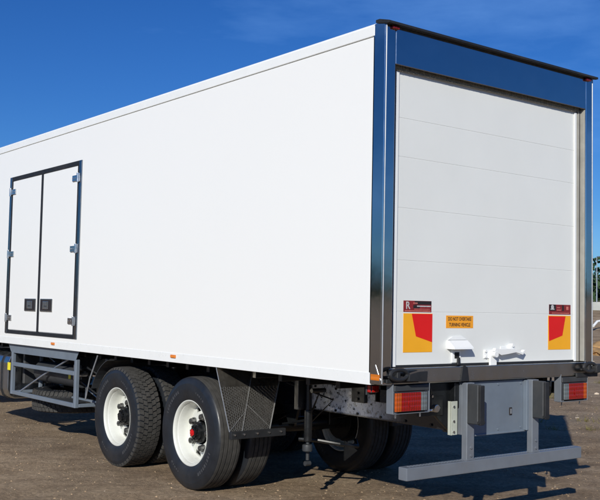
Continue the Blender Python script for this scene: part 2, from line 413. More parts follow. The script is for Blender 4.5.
xc, zc_ = skin(.630, 1.378); xd, zd = skin(.935, 1.661)
o = marker(xc, xd, zb_, za, [(.02, .02), (.77, .02), (.63, .59), (.04, .75)]); o['label'] = 'yellow reflective plate with red wedge on its upper left'
# stickers above the markers
RX = Matrix.Rotation(PI/2, 4, 'X')
def txt_m(x, z, y): return Matrix.Translation((x, y, z)) @ RX
za0, zb0 = za+.010, za+.094
b = MB(); b.use(DKRED); b.box(xa, xb-.012, DY-.0018, DY-.0003, za0, zb0)
b.use(INK); b.box(xa+.115, xb-.013, DY-.0024, DY-.0019, zb0-.028, zb0-.002); b.box(xa+.10, xa+.17, DY-.0024, DY-.0019, za0+.028, za0+.052)
b.use(PALE); b.box(xa+.14, xb-.02, DY-.0026, DY-.0020, za0+.040, za0+.048); b.text('R', .078, txt_m(xa+.045, (za0+zb0)/2+.004, DY-.0024), sx=.95, bold=.001)
b.use(PINK); b.box(xa+.10, xa+.145, DY-.0026, DY-.0020, zb0-.022, zb0-.014); b.box(xa+.012, xb-.02, DY-.0026, DY-.0020, za0+.005, za0+.012)
b.box(xa+.11, xb-.03, DY-.0026, DY-.0020, za0+.020, za0+.024)
b.build('dealer_sticker', None, T, smooth=0)['label'] = 'dark red sticker with pale letter R and black bar'
b = MB(); b.use(DKRED); b.box(xc+.012, xd, DY-.0018, DY-.0003, za0, zb0)
b.use(INK); b.box(xc+.013, xc+.105, DY-.0023, DY-.0019, za0+.030, zb0-.001); b.box(xc+.19, xc+.215, DY-.0023, DY-.0019, za0+.03, zb0-.004)
b.use(PALE); b.cyl((xc+.057, DY-.0022, zb0-.022), (xc+.057, DY-.0030, zb0-.022), .019, 20); b.box(xc+.030, xc+.085, DY-.0028, DY-.0022, za0+.040, za0+.048)
b.use(PINK); b.box(xc+.12, xc+.175, DY-.0024, DY-.0019, za0+.034, za0+.041); b.box(xc+.12, xc+.16, DY-.0024, DY-.0019, za0+.055, za0+.062); b.box(xc+.05, xd-.02, DY-.0024, DY-.0019, za0+.008, za0+.014)
b.box(xd-.06, xd-.03, DY-.0024, DY-.0019, za0+.04, za0+.068)
b.build('dealer_sticker', None, T, smooth=0)['label'] = 'dark red sticker with round pale emblem on black square'
# warning sign
xe, zf = skin(-.600, 1.567); xg, ze = skin(-.297, 1.662)
b = MB(); b.use(SIGNO); b.box(xe, xg, DY-.0020, DY-.0003, zf, ze, .0004)
b.use(INK); cx_ = (xe+xg)/2
b.text('DO NOT OVERTAKE', .038, txt_m(cx_, ze-.027, DY-.0023), sx=.74, bold=.0006)
b.text('TURNING VEHICLE', .038, txt_m(cx_, zf+.025, DY-.0023), sx=.74, bold=.0006)
b.build('warning_sign', None, T, smooth=0)['label'] = 'orange sign reading DO NOT OVERTAKE TURNING VEHICLE'

# door pull: cast white wedge step with a square strap slot
b = MB(); b.use(WHITE2)
b.prism([(-.52, DY, 1.405), (-.52, DY-.085, 1.405), (-.52, DY-.078, 1.423), (-.52, DY-.02, 1.470), (-.52, DY, 1.475)], (.22, 0, 0), .004)
b.box(-.47, -.37, DY-.012, DY-.0005, 1.30, 1.405, .003)
b.prism([(-.52, DY-.002, 1.475), (-.30, DY-.002, 1.475), (-.36, DY-.002, 1.505), (-.47, DY-.002, 1.50)], (0, -.010, 0), .002)
b.use(HOLE); b.box(-.443, -.392, DY-.0145, DY-.012, 1.333, 1.380)
b.build('door_pull', None, T)
b = MB(); b.prism([(-.44, -.012, ZB-.004), (-.345, -.012, ZB-.004), (-.365, -.012, SB-.02), (-.40, -.012, SB-.004), (-.42, -.012, SB-.02)], (0, .010, 0), .002)
b.box(-.425, -.395, DY-.03, DY-.016, SB-.004, 1.34, .003, mtx=Matrix.Identity(4)); b.build('pull_strap', RUBBER, T)
# latch: back plate, hooked lever, pivot bolts
b = MB(); b.use(WHITE2)
b.box(-.10, .10, DY-.008, DY-.0005, 1.325, 1.395, .003); b.box(.10, .25, DY-.006, DY-.0005, 1.36, 1.42, .003)
b.box(-.045, .035, DY-.026, DY-.008, 1.25, 1.385, .004)
pts = [(-.03, 1.385), (.05, 1.352), (.14, 1.360), (.23, 1.372), (.32, 1.350), (.355, 1.392), (.335, 1.392), (.31, 1.372), (.23, 1.398), (.14, 1.405), (.05, 1.402), (-.02, 1.41)]
b.prism([(x, DY-.030, z) for x, z in pts], (0, -.030, 0), .004)
b.cyl((-.01, DY-.008, 1.36), (-.01, DY-.062, 1.36), .024, 16); b.cyl((.22, DY-.004, 1.428), (.22, DY-.04, 1.428), .014, 12); b.box(.19, .25, DY-.03, DY-.001, 1.395, 1.435, .004)
b.cyl((-.085, DY-.006, 1.34), (-.085, DY-.02, 1.34), .010, 8); b.cyl((-.085, DY-.006, 1.385), (-.085, DY-.02, 1.385), .010, 8)
b.build('door_latch', None, T)

# rubber docking pieces on the sill: loop bracket and block
def buffer(sx):
    b = MB()
    cx = 1.135*sx
    b.tube([(cx+.085*math.cos(a), -.055, 1.235+.036*math.sin(a)) for a in [i*2*PI/20 for i in range(21)]], .015, 8)
    b.box(cx-.05, cx+.05, -.05, .004, 1.205, 1.222, .004); b.box(cx-.02, cx+.012, -.06, .0, 1.205, 1.26, .004)
    if sx < 0: b.prism([(-1.06, -.03, 1.185), (-.87, -.03, 1.180), (-.865, -.03, 1.258), (-.95, -.03, 1.256), (-1.05, -.03, 1.238)], (0, -.05, 0), .008); b.box(-1.22, -.90, -.02, -.0025, 1.172, 1.20, .003)
    else: b.prism([(1.19, -.03, 1.185), (1.345, -.03, 1.190), (1.352, -.03, 1.245), (1.33, -.03, 1.262), (1.21, -.03, 1.262), (1.185, -.03, 1.24)], (0, -.06, 0), .012); b.box(1.0, 1.30, -.02, -.0025, 1.150, 1.185, .003)
    return b.build('rubber_buffer', RUBBER, T)
buffer(-1); buffer(1)

# tail lamps in grey channel brackets
def tail(sx):
    ce = -.955 if sx < 0 else .99
    hw = .185; z0, z1 = .950, 1.160
    b = MB()
    b.box(ce-hw, ce+hw, .060, .068, z0, z1, .002)                       # back
    b.box(ce-hw-.003, ce-hw+.003, -.004, .066, z0-.002, z1+.02, .002); b.box(ce+hw-.003, ce+hw+.003, -.004, .066, z0-.002, z1, .002)
    b.box(ce-hw+.004, ce+hw-.004, -.003, .058, z0-.004, z0+.002, .002)
    for s2 in (-1, 1):
        x0, x1 = sorted((ce+s2*(hw-.004), ce+s2*(hw-.045))); b.box(x0, x1, .0, .006, z0+.003, z1-.01, .001)
    br = b.build('lamp_bracket', GREYL, T)
    b = MB(); b.use(PLAST); b.box(ce-hw+.006, ce+hw-.012, -.004, .058, z0+.008, z1-.052, .008, seg=2)
    b.box(ce-hw+.006, ce+hw-.012, -.012, .058, z1-.050, z1-.006, .004)
    segs = [(-.174, -.115, TAILAM), (-.113, .082, TAILRED), (.084, .145, CLLENS)]
    if sx > 0: segs = [(-.155, -.095, CLLENS), (-.093, .110, TAILRED), (.112, .155, TAILAM)]
    tl_ = b.build('tail_lamp', None, T)
    for a, c, m in segs:
        b = MB(); b.use(m); b.box(ce+a, ce+c, -.022, -.003, z0+.016, z1-.060, .006, seg=2)
        if m is TAILRED: xm = ce+(a+c)/2; b.cyl((xm, -.020, z0+.074), (xm, -.026, z0+.074), .034, 24, bev=.002)
        b.build('lens', None, tl_)['label'] = {TAILRED: 'red lens with round brake light', TAILAM: 'amber turn signal lens', CLLENS: 'clear lens'}[m]
    for s2 in (-.13, .12):
        b = MB(); b.cyl((ce+s2, .03, z0-.003), (ce+s2, .03, z0-.035), .006, 8); b.build('bolt', CHROME, br)
    # bracket stay behind
    b = MB(); b.box(ce-sx*.0-.03, ce+.03, .085, .35, 1.0, 1.10, .004); b.box(ce-.03, ce+.03, .3, .36, 1.0, ZB-.02, .003)
    b.tube([(ce-sx*.24, .06, 1.15), (ce-sx*.26, .05, 1.08), (ce-sx*.22, .09, 1.0), (ce-sx*.16, .12, 1.02)], .009, 8)
    b.build('lamp_stay', BLACK, T)
tail(-1); tail(1)
# small end-outline lamps and amber trim reflectors
for sx in (-1, 1):
    b = MB(); b.use(PLAST); b.box(sx*1.135-.035, sx*1.135+.035, .20, .235, 1.085, 1.145, .004); b.box(sx*1.135-.05, sx*1.135+.05, .235, .245, 1.07, 1.165, .002)
    b.use(REDLENS); b.box(sx*1.135-.032, sx*1.135+.032, .185, .199, 1.09, 1.14, .006, seg=2); x0, x1 = sorted((sx*1.171, sx*1.179)); b.box(x0, x1, .2, .232, 1.09, 1.14, .002)
    b.build('marker_lamp', None, T)
b = MB(); b.box(-X-.0075, -X-.0035, .020, .112, ZB+.025, ZB+.068, .001); b.build('side_reflector', ORLENS, T)
for y in (5.70, 2.898):
    b = MB(); b.box(-X-.018, -X-.0045, y-.045, y+.045, ZB+.032, ZB+.062, .005, seg=2); b.build('side_reflector', ORLENS, T)
b = MB(); b.prism([(-X-.004, .012, ZB+.025), (-X-.004, .024, ZB+.025), (-X-.004, .072, ZB+.135), (-X-.004, .066, ZB+.137)], (-.003, 0, 0)); b.build('trim_tab', CHROME, T)

# bumper
b = MB(); b.box(-1.035, 1.035, -.045, .045, .470, .565, .008, seg=2)
beam = b.build('bumper_beam', GREYL, T)
b = MB()
for i in range(60): b.box(-.98+i*.033, -.966+i*.033, -.015, .015, .5645, .569, .001)
b.build('anti_slip_studs', GREYL, beam)
for sx, xx in ((-1, -.395), (1, .385)):
    b = MB(); b.box(xx, xx+.085, -.035, .02, .563, 1.150, .004); b.box(xx+.004, xx+.074, .0205, .075, .75, 1.148, .003)
    b.box(xx+.005, xx+.08, -.02, .1, ZB-.06, ZB-.014, .003)
    b.tube([(xx-.002, -.037, .567), (xx+.03, -.039, .569), (xx+.087, -.037, .567)], .005, 6); b.tube([(xx-.003, -.034, .567), (xx-.003, .018, .567)], .005, 6)
    for z in (.60, .66): b.cyl((xx+.045, -.034, z), (xx+.045, -.044, z), .011, 6)
    b.build('bumper_post', GREYL, T)
    b = MB(); b.use(PLAST); b.box(xx-.004, xx+.042, -.145, -.036, .845, 1.145, .006)
    b.use(RUBBER); b.box(xx-.001, xx+.050, -.168, -.146, .842, 1.140, .006, seg=2); b.cyl((xx-.008, -.155, .862), (xx+.058, -.155, .862), .012, 10)
    b.build('dock_buffer', None, T)
b = MB(); b.box(-.325, .392, .04, .052, .728, 1.15, .003); b.box(-.325, .392, .03, .052, .728, .742, .003); b.box(.36, .392, .0, .04, .74, 1.145, .003)
for xx in (-.25, .05, .33):
    for z in (.765, 1.12): b.cyl((xx, .041, z), (xx, .034, z), .008, 8)
pn = b.build('tail_panel', GREYP, T)
b = MB(); b.use(INK); b.box(.185, .217, .032, .040, .87, .93, .002); b.use(GALV); b.box(.194, .208, .028, .033, .88, .92, .001); b.build('panel_catch', None, pn)
b = MB(); b.use(mat('pale_painted_bracket', (.45, .47, .40), .5)); b.box(-.505, -.435, .025, .032, .755, 1.01, .002); b.box(-.505, -.498, .02, .06, .755, 1.01, .001)
b.use(CHROME)
for z in (.78, .97, .86): b.cyl((-.48, .026, z), (-.48, .014, z), .009, 8)
b.build('side_plate', None, T)
# tow coupling knuckle and air couplings behind the lamp
b = MB(); b.use(CHROME); b.cyl((-.66, .06, .965), (-.66, .02, .965), .030, 16, bev=.006); b.tube([(-.76, .1, .97), (-.70, .06, .95), (-.64, .05, .945), (-.58, .08, .96)], .011, 8)
b.use(BLACK); b.box(-.78, -.52, .09, .12, .90, 1.05, .004)
b.use(CHROME); b.cyl((-.72, .088, 1.06), (-.72, .06, 1.06), .014, 10); b.cyl((-.66, .088, 1.05), (-.66, .07, 1.05), .010, 10)
b.build('trailer_coupling', None, T)
b = MB(); b.box(-.44, -.33, .05, .20, .95, ZB-.015, .006); b.box(.33, .44, .05, .20, .95, ZB-.015, .006); b.box(-.43, .43, .11, .19, .76, 1.0, .006)
b.prism([(-.93, .10, ZB-.02), (-.40, .10, ZB-.02), (-.40, .10, .74), (-.60, .10, .90), (-.90, .10, 1.02)], (0, .03, 0), .003)
b.build('rear_crossmember', BLACK, T)

# chassis rails, subframe, crossmembers
for sx in (-1, 1):
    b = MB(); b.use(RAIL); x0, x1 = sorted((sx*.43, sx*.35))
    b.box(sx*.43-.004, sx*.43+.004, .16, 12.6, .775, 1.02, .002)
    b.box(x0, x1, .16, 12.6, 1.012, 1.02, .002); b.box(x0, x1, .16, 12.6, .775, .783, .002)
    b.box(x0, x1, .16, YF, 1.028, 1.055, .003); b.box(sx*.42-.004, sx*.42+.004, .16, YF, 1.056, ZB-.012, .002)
    s_ = -1 if sx < 0 else 1; b.use(BLACK)
    for i in range(9): b.cyl((s_*.434, 1.0+i*.11, .895+.07*math.sin(i*2.1)), (s_*.441, 1.0+i*.11, .895+.07*math.sin(i*2.1)), .007, 8)
    for i in range(26): b.box(min(s_*.4245, s_*.4265), max(s_*.4245, s_*.4265), 1.05+i*.034, 1.066+i*.034, 1.095, 1.112)
    b.use(BLACK)
    for z in (.80, .99):
        for i in range(30): b.cyl((s_*.434, .3+i*.29, z), (s_*.446, .3+i*.29, z), .011, 8)
    b.build('chassis_rail', None, T)
for y in (.9, 1.6, 2.65, 3.4, 4.13, 5.2, 6.4, 7.8):
    b = MB(); b.box(-.425, .425, y-.03, y+.03, .80, 1.0, .004); b.build('crossmember', BLACK, T)
b = MB(); b.box(-.47, -.432, 1.05, 1.22, .90, 1.15, .004)
for z in (.93, .98, 1.05, 1.11): b.cyl((-.47, 1.135, z), (-.482, 1.135, z), .012, 8)
b.build('rail_bracket', BLACK, T)
# hub reduction axles, differential, springs, air bags, shock absorbers, hoses
AX = (2.66, 4.13)
for i, ay in enumerate(AX):
    b = MB(); b.cyl((-1.0, ay, .52), (1.0, ay, .52), .075, 20)
    b.cyl((-.72, ay, .52), (-.62, ay, .52), .19, 28, bev=.01); b.cyl((.62, ay, .52), (.72, ay, .52), .19, 28, bev=.01)
    if i == 1: b.lathe([(-.20, .08), (-.14, .17), (0, .21), (.14, .17), (.20, .08)], 0, ay, .52, 32); b.cyl((0, ay, .55), (0, ay+.35, .60), .10, 20, .06)
    b.build('axle', BLACK, T)
for sx in (-1, 1):
    b = MB()
    for ay in AX:
        for kk in range(4): b.tube([(sx*.46, ay-.62+.05*kk+j*(1.24-.1*kk)/8, .64-.022*kk+.10*((j-4)/4)**2) for j in range(9)], .013, 6)
        b.box(sx*.46-.05, sx*.46+.05, ay-.10, ay+.10, .50, .70, .006)
    b.prism([(sx*.44, 3.1, .80), (sx*.44, 3.7, .80), (sx*.44, 3.5, .50), (sx*.44, 3.3, .50)], (sx*.03, 0, 0), .004)
    b.prism([(sx*.44, 1.95, .80), (sx*.44, 2.2, .80), (sx*.44, 2.10, .60), (sx*.44, 2.02, .60)], (sx*.03, 0, 0), .004)
    b.build('leaf_spring', BLACK, T)
b = MB(); b.use(BLACK)
b.cyl((-.62, 1.62, .52), (-.62, 1.62, .80), .036, 20, bev=.01); b.cyl((-.62, 1.62, .80), (-.62, 1.62, 1.06), .028, 20)
b.tube([(-.5, 1.9, .5), (-.40, 1.75, .50), (-.25, 1.62, .47), (-.05, 1.6, .44), (.1, 1.8, .46)], .018, 8)
b.prism([(-.20, 1.6, .50), (-.05, 1.6, .40), (-.20, 1.6, .32)], (0, .02, 0), .002)
b.use(PLAST); b.cyl((-.62, 1.62, .36), (-.62, 1.62, .62), .016, 12); b.cyl((-.65, 1.62, .33), (-.59, 1.62, .33), .022, 12, bev=.004)
b.cyl((-.64, 1.60, .44), (-.64, 1.60, .50), .045, 14, bev=.01)
b.build('shock_absorber', None, T)
b = MB(); b.use(BLACK); b.box(-.72, -.56, 1.64, 1.70, .80, ZB-.02, .004); b.cyl((-.7, 1.48, .98), (-.55, 1.48, .98), .02, 12)
b.tube([(-.70, 1.9, 1.08), (-.60, 1.5, .95), (-.55, 1.7, .70), (-.50, 2.2, .60)], .011, 8); b.tube([(-.65, 1.9, 1.02), (-.52, 1.4, .90), (-.50, 1.8, .62)], .009, 8)
b.build('air_lines', None, T)
b = MB(); b.cyl((-.05, 1.05, .84), (.40, 1.05, .84), .12, 28, bev=.02); b.build('air_tank', BLACK, T)
b = MB(); b.cyl((-.1, .62, .86), (.3, .62, .86), .10, 24, bev=.02); b.build('air_tank', BLACK, T)

# ---- wheels
def tyre_profile(rib):
    half = [(-.108, .296), (-.120, .305), (-.131, .335), (-.138, .375), (-.1405, .41), (-.1365, .445), (-.1385, .452), (-.1365, .460), (-.131, .480), (-.124, .496), (-.117, .508)]
    if rib:
        tr = [(-.108, .516), (-.096, .519)]
        for g in (-.072, -.026, .026, .072): tr += [(g-.006, .5205), (g-.004, .508), (g+.004, .508), (g+.006, .5205)]
        tr += [(.096, .519), (.108, .516)]
    else: tr = [(-.112, .509), (-.05, .511), (.05, .511), (.112, .509)]
    return half + tr + [(-x, r_) for x, r_ in reversed(half)]
def tyre_mesh(rib, seg=128):
    b = MB(); b.use(TYRE); P_ = tyre_profile(rib)
    b.lathe(P_, 0, 0, 0, seg)
    # moulded marks on the sidewall
    b.use(MARK)
    for s_ in (-1, 1):
        for a0, n_, rr, h in ((.4, 9, .405, .030), (3.5, 9, .405, .030), (1.9, 5, .40, .016), (5.1, 5, .40, .016)):
            for j in range(n_):
                a = a0+j*.085; w = .055 if j % 3 else .03
                pts = [(s_*.1385, (rr+dr_)*math.cos(a+da), (rr+dr_)*math.sin(a+da)) for dr_, da in ((-h/2, -w/2), (h/2, -w/2), (h/2, w/2), (-h/2, w/2))]
                b.prism(pts, (s_*.0030, 0, 0))
    b.use(TREAD)
    if not rib:
        n_ = 54; rows = [(-.118, -.076, 0, 1), (-.070, -.027, .5, 1), (-.021, .021, 0, 0), (.027, .070, .5, -1), (.076, .118, 0, -1)]
        for i in range(n_):
            for x0, x1, off, sk in rows:
                a0 = (i+off)*2*PI/n_; da = 2*PI/n_*.80
                def rr(x): return .5215-.0045*(abs(x)/.118)**3
                c = []
                zz = .007*sk
                for x, a, dd in ((x0, a0, -zz), (x1, a0, zz), ((x1+.0025), a0+da*.5, zz), (x1, a0+da, zz), (x0, a0+da, -zz), ((x0+.0035), a0+da*.5, -zz)):
                    aa = a+dd/.52; c.append((x, aa))
                bb = bmesh.new()
                top = [bb.verts.new((x, rr(x)*math.cos(a), rr(x)*math.sin(a))) for x, a in c]
                bot = [bb.verts.new((x*1.0, .503*math.cos(a), .503*math.sin(a))) for x, a in c]
                bb.faces.new(top); m_ = len(c)
                for q in range(m_): bb.faces.new((top[q], bot[q], bot[(q+1) % m_], top[(q+1) % m_]))
                bmesh.ops.recalc_face_normals(bb, faces=bb.faces[:]); b.merge(bb)
        for i in range(n_):   # shoulder lugs running down the sidewall
            for s_ in (-1, 1):
                a = i*2*PI/n_; da = 2*PI/n_*.72
                pts = [(s_*.1175, .512*math.cos(q), .512*math.sin(q)) for q in (a, a+da)] + [(s_*.1285, .490*math.cos(q), .490*math.sin(q)) for q in (a+da, a)]
                b.prism(pts, (s_*.003, 0, 0))
    me_o = b
    return me_o
def finish_tyre(b, rib):
    o = b.build('tyre', None, None, smooth=35)
    if rib:
        me = o.data
        for p_ in me.polygons:
            c = p_.center; 
            if abs(c.x) < .112 and math.hypot(c.y, c.z) > .503: p_.material_index = me.materials.find('tyre_tread_dusty')
    return o
ty_rib = finish_tyre(tyre_mesh(True), True); ty_lug = finish_tyre(tyre_mesh(False), False)

def rim_obj():
    b = MB(); b.use(RIMW); seg = 100
    # x measured outward = negative; outer lip at -.115 from the tyre centre plane
    prof = [(-.102, .302), (-.112, .309), (-.119, .307), (-.120, .298), (-.113, .289), (-.098, .284), (-.080, .2835), (-.072, .275), (-.03, .268), (.02, .262), (.035, .252)]
    b.lathe(prof, 0, 0, 0, seg)
    b.lathe([(.020, .262), (.10, .27), (.115, .30)], 0, 0, 0, seg)
    disc = [(.036, .254), (.034, .246), (.030, .236), (.022, .196), (.018, .190), (.014, .182), (.012, .14), (.012, .115)]
    HA = [math.radians(a) for a in (72, -72, 144, -144)]
    def skip(i, k):
        a = 2*PI*(k+.5)/seg
        return i == 2 and any(abs((a-h+PI) % (2*PI)-PI) < .17 for h in HA)
    b.lathe(disc, 0, 0, 0, seg, skip)
    b.lathe([(x+.010, r_) for x, r_ in disc], 0, 0, 0, seg, skip)
    o = b.build('rim', None, None, smooth=40); return o
rim0 = rim_obj()
b = MB(); b.cyl((-.010, 0, 0), (.014, 0, 0), .036, 18, bev=.003); b.cyl((-.040, 0, 0), (-.006, 0, 0), .029, 8, bev=.004); b.cyl((-.048, 0, 0), (-.036, 0, 0), .0125, 12, bev=.002)
nut0 = b.build('wheel_nut', mat('dull_zinc_nut', (.17, .17, .165), .3, .8, var=.2, scale=40), None)
def hub_obj(red):
    b = MB(); b.use(BLACK)
    b.cyl((.045, 0, 0), (.20, 0, 0), .238, 40)                          # drum behind the disc
    b.cyl((-.030, 0, 0), (.045, 0, 0), .098, 32, bev=.006); b.cyl((-.062, 0, 0), (-.028, 0, 0), .076, 32, bev=.006)
    for i in range(8):
        a = i*PI/4+.2; b.cyl((-.074, .061*math.cos(a), .061*math.sin(a)), (-.06, .061*math.cos(a), .061*math.sin(a)), .0105, 6)
    b.cyl((-.088, 0, 0), (-.06, 0, 0), .046, 28, bev=.008)
    if red:
        b.use(RED); b.cyl((-.098, 0, 0), (-.087, 0, 0), .034, 6, bev=.004); b.cyl((-.106, 0, 0), (-.096, 0, 0), .018, 16, bev=.003)
    return b.build('wheel', None, None)
def put(o, parent, loc=(0, 0, 0), rot=None, first=False):
    c = o if first else o.copy()
    if not first: COL.objects.link(c)
    c.parent = parent; c.location = loc
    if rot: c.rotation_euler = rot
    return c
first = {'r': True, 't': True, 'l': True, 'n': True}
def wheel(x, y, rib, red, outer, side, z=.513):
    w = hub_obj(red) if outer else MB().cyl((-.05, 0, 0), (.05, 0, 0), .21, 32).build('wheel', BLACK)
    w.parent = T; w.location = (x, y, z); w.rotation_euler = (0, 0, 0 if side < 0 else PI)
    key = 't' if rib else 'l'
    put(ty_rib if rib else ty_lug, w, first=first[key]); first[key] = False
    if outer:
        put(rim0, w, first=first['r']); first['r'] = False
        for i in range(5):
            a = math.radians(36+72*i); put(nut0, w, (0, .152*math.cos(a), .152*math.sin(a)), first=first['n']); first['n'] = False
    else:
        put(rim0, w, rot=(0, 0, PI))
    return w
for side in (-1, 1):
    for i, ay in enumerate(AX):
        wheel(side*1.082, ay, i == 0, i == 0, True, side)
        wheel(side*.745, ay, i == 0, False, False, side)
    wheel(side*1.06, 11.4, True, False, True, side)

# checker plate flap behind the rear wheels
CHK = mat('checker_plate', (.20, .185, .16), .30, .9, var=.15, scale=9, dirt=((.08, .06, .045), .5), bump=.1)
CHKB = mat('checker_plate_lozenge', (.36, .36, .35), .3, .6, var=.15, scale=20)
def flap(sx):
    def V(x, y, z): return Vector((sx*abs(x), y, z))
    tl, bl = V(1.25, 2.16, ZB-.016), V(1.245, 1.93, .60)
    tm, bm_ = V(.90, 2.09, ZB-.016), V(1.125, 1.915, .60)
    tr, br = V(.60, 2.05, ZB-.016), V(.815, 1.93, .60)
    b = MB(); b.use(CHK)
    for A, Bq, Cq, D in ((tl, tm, bm_, bl), (tm, tr, br, bm_)):
        n_ = (Bq-A).cross(D-A).normalized()
        if n_.y > 0: n_ = -n_
        G = 8
        for gi in range(G):
            for gj in range(G):
                def pt(u_, v_): return A.lerp(D, v_).lerp(Bq.lerp(Cq, v_), u_)
                b.quad([pt(gi/G, gj/G), pt((gi+1)/G, gj/G), pt((gi+1)/G, (gj+1)/G), pt(gi/G, (gj+1)/G)])
                b.quad([pt(gi/G, gj/G)-n_*.003, pt(gi/G, (gj+1)/G)-n_*.003, pt((gi+1)/G, (gj+1)/G)-n_*.003, pt((gi+1)/G, gj/G)-n_*.003])
        # raised lozenges in alternating directions
        b.use(CHKB); nr = 30
        for j in range(nr):
            v = .30+(j+.5)/nr*.68
            L, R_ = A.lerp(D, v), Bq.lerp(Cq, v); wd = (R_-L).length; m_ = int(wd/.019)
            for i in range(m_):
                t_ = (i+.5)/m_; p_ = L.lerp(R_, t_)+n_*.0004; ex = (R_-L).normalized(); ez = n_.cross(ex)
                a = PI/4 if (i+j) % 2 else -PI/4
                d1 = ex*math.cos(a)+ez*math.sin(a); d2 = -ex*math.sin(a)+ez*math.cos(a)
                bb = bmesh.new(); q = [bb.verts.new(p_+d1*.0105), bb.verts.new(p_+d2*.0021), bb.verts.new(p_-d1*.0105), bb.verts.new(p_-d2*.0021)]; tp = bb.verts.new(p_+n_*.0025)
                for e in range(4): bb.faces.new((q[e], q[(e+1) % 4], tp))
                bmesh.ops.recalc_face_normals(bb, faces=bb.faces[:]); b.merge(bb)
        b.use(CHK)
    b.use(CHKB); b.tube([tl+Vector((0, -.004, 0)), bl+Vector((0, -.004, 0))], .0045, 8); b.tube([tr+Vector((0, -.004, 0)), br+Vector((0, -.004, 0))], .0045, 8)
    b.tube([tm+Vector((0, -.004, 0)), bm_+Vector((0, -.004, 0))], .003, 8)
    for A, Bq in ((bl.lerp(tl, .02), bm_.lerp(tm, .32)), (br.lerp(tr, .04), bm_.lerp(tm, .42))): b.tube([A+Vector((0, -.006, 0)), Bq+Vector((0, -.006, 0))], .0022, 6)
    mg = b.build('mudguard', None, T)
    mg['label'] = 'folded bright checker plate mudguard behind the rear tyres'
    b = MB(); x0, x1 = sorted((sx*1.25, sx*.66)); b.use(RUBBER); b.box(x0, x1, 1.888, 1.932, .545, .612, .006, seg=2)
    b.use(CHROME)
    for xx in (1.22, 1.12, .98, .85, .72): b.cyl((sx*xx, 1.888, .585), (sx*xx, 1.876, .585), .009, 8)
    b.build('rubber_flap', None, mg)
flap(-1); flap(1)
# black front mudguard with its stay
for sx in (-1, 1):
    b = MB(); A = [math.radians(a) for a in range(108, 160, 6)]
    for i in range(len(A)-1):
        pts = []
        for a, rr in ((A[i], .60), (A[i+1], .60), (A[i+1], .606), (A[i], .606)): pts.append((sx*1.235, AX[1]-rr*math.cos(a), .52+rr*math.sin(a)))
        b.prism(pts, (-sx*.64, 0, 0))
    mg = b.build('mudguard', PLAST, T); mg['label'] = 'black plastic mudguard ahead of the front drive wheel'
    b = MB(); b.tube([(sx*1.21, 4.60, 1.13), (sx*1.21, 4.63, 1.08), (sx*1.21, 4.78, .86), (sx*1.21, 4.87, .63)], .009, 8); b.tube([(sx*1.21, 4.87, .63), (sx*1.0, 5.3, .72)], .009, 8); b.build('mudguard_stay', GALV, mg)
# side guard frame below the side door
def guard(sx):
    b = MB(); xg = sx*1.20
    def bx(xa, xb, *r_): x0, x1 = sorted((xa, xb)); b.box(x0, x1, *r_)
    y0, y1 = 5.16, 7.14
    # top apron panel, corners cut away
    b.prism([(xg, y0-.06, ZB-.016), (xg, y1+.12, ZB-.016), (xg, y1+.02, 1.045), (xg, y0+.02, 1.045)], (-sx*.004, 0, 0), .001)
    bx(xg, xg-sx*.02, y0+.02, y1, 1.035, 1.047, .002)
    for yy in (y0, y1-.05):
        bx(xg+sx*.002, xg-sx*.045, yy, yy+.055, .50, 1.05, .005)
        bx(xg-sx*.38, xg-sx*.42, yy, yy+.05, .50, 1.12, .005)
        bx(xg-sx*.046, xg-sx*.38, yy, yy+.05, .505, .545, .004)
    bx(xg+sx*.0, xg-sx*.04, y0+.056, y1-.051, .50, .550, .005)
    bx(xg+sx*.0, xg-sx*.04, y0+.056, y1-.051, .865, .915, .005)
    bx(xg-sx*.38, xg-sx*.42, y0+.056, y1-.051, .50, .54, .005)
    g = b.build('side_guard', GREYP, T)
    b = MB(); b.tube([(xg-sx*.02, y1-.25, .54), (xg-sx*.06, y1-.9, .80), (xg-sx*.08, y0+.3, 1.06)], .011, 8)
    b.tube([(xg-sx*.40, y0+.1, .54), (xg-sx*.40, y1-.3, .98)], .011, 8); b.build('guard_brace', GALV, g)
    # folding step treads
    b = MB()
    for k_ in range(3): b.box(min(xg-sx*.06, xg-sx*.36), max(xg-sx*.06, xg-sx*.36), y0+.35, y0+1.55, .52+.0*k_+k_*.012, .524+k_*.012) if k_ == 0 else None
    b.build('step_plate', PLAST, g)
guard(-1); guard(1)
# spare tyre lying flat under the frame
sp = put(ty_lug, T, (-.58, 6.55, .46), (0, PI/2, 0)); sp.name = 'spare_tyre'
b = MB(); b.cyl((-.58, 6.55, .44), (-.58, 6.55, .80), .03, 12); b.box(-.75, -.35, 6.5, 6.6, .61, .635, .003); b.build('spare_carrier', BLACK, T)
b = MB(); b.use(PLAST); b.box(-1.02, -.50, 7.14, 7.20, .62, 1.1, .01); b.cyl((-.95, 5.5, .82), (-.95, 6.7, .82), .13, 28, bev=.02)
b.use(CHROME); b.cyl((-1.06, 5.42, .80), (-1.06, 5.42, .98), .05, 14, bev=.01); b.cyl((-1.1, 5.34, .88), (-.98, 5.34, .88), .04, 14, bev=.008)
b.use(YEL); b.box(-1.085, -1.08, 5.56, 5.62, .80, .86)
b.use(BLACK); b.tube([(-1.0, 5.3, .95), (-.9, 5.1, .85), (-.85, 4.95, .7), (-.7, 4.9, .62)], .014, 8); b.tube([(-1.02, 5.4, .78), (-.95, 5.15, .66), (-.8, 5.0, .60)], .012, 8); b.box(-.9, -.5, 5.0, 5.25, .6, .9, .01)
b.build('air_dryer', None, T)

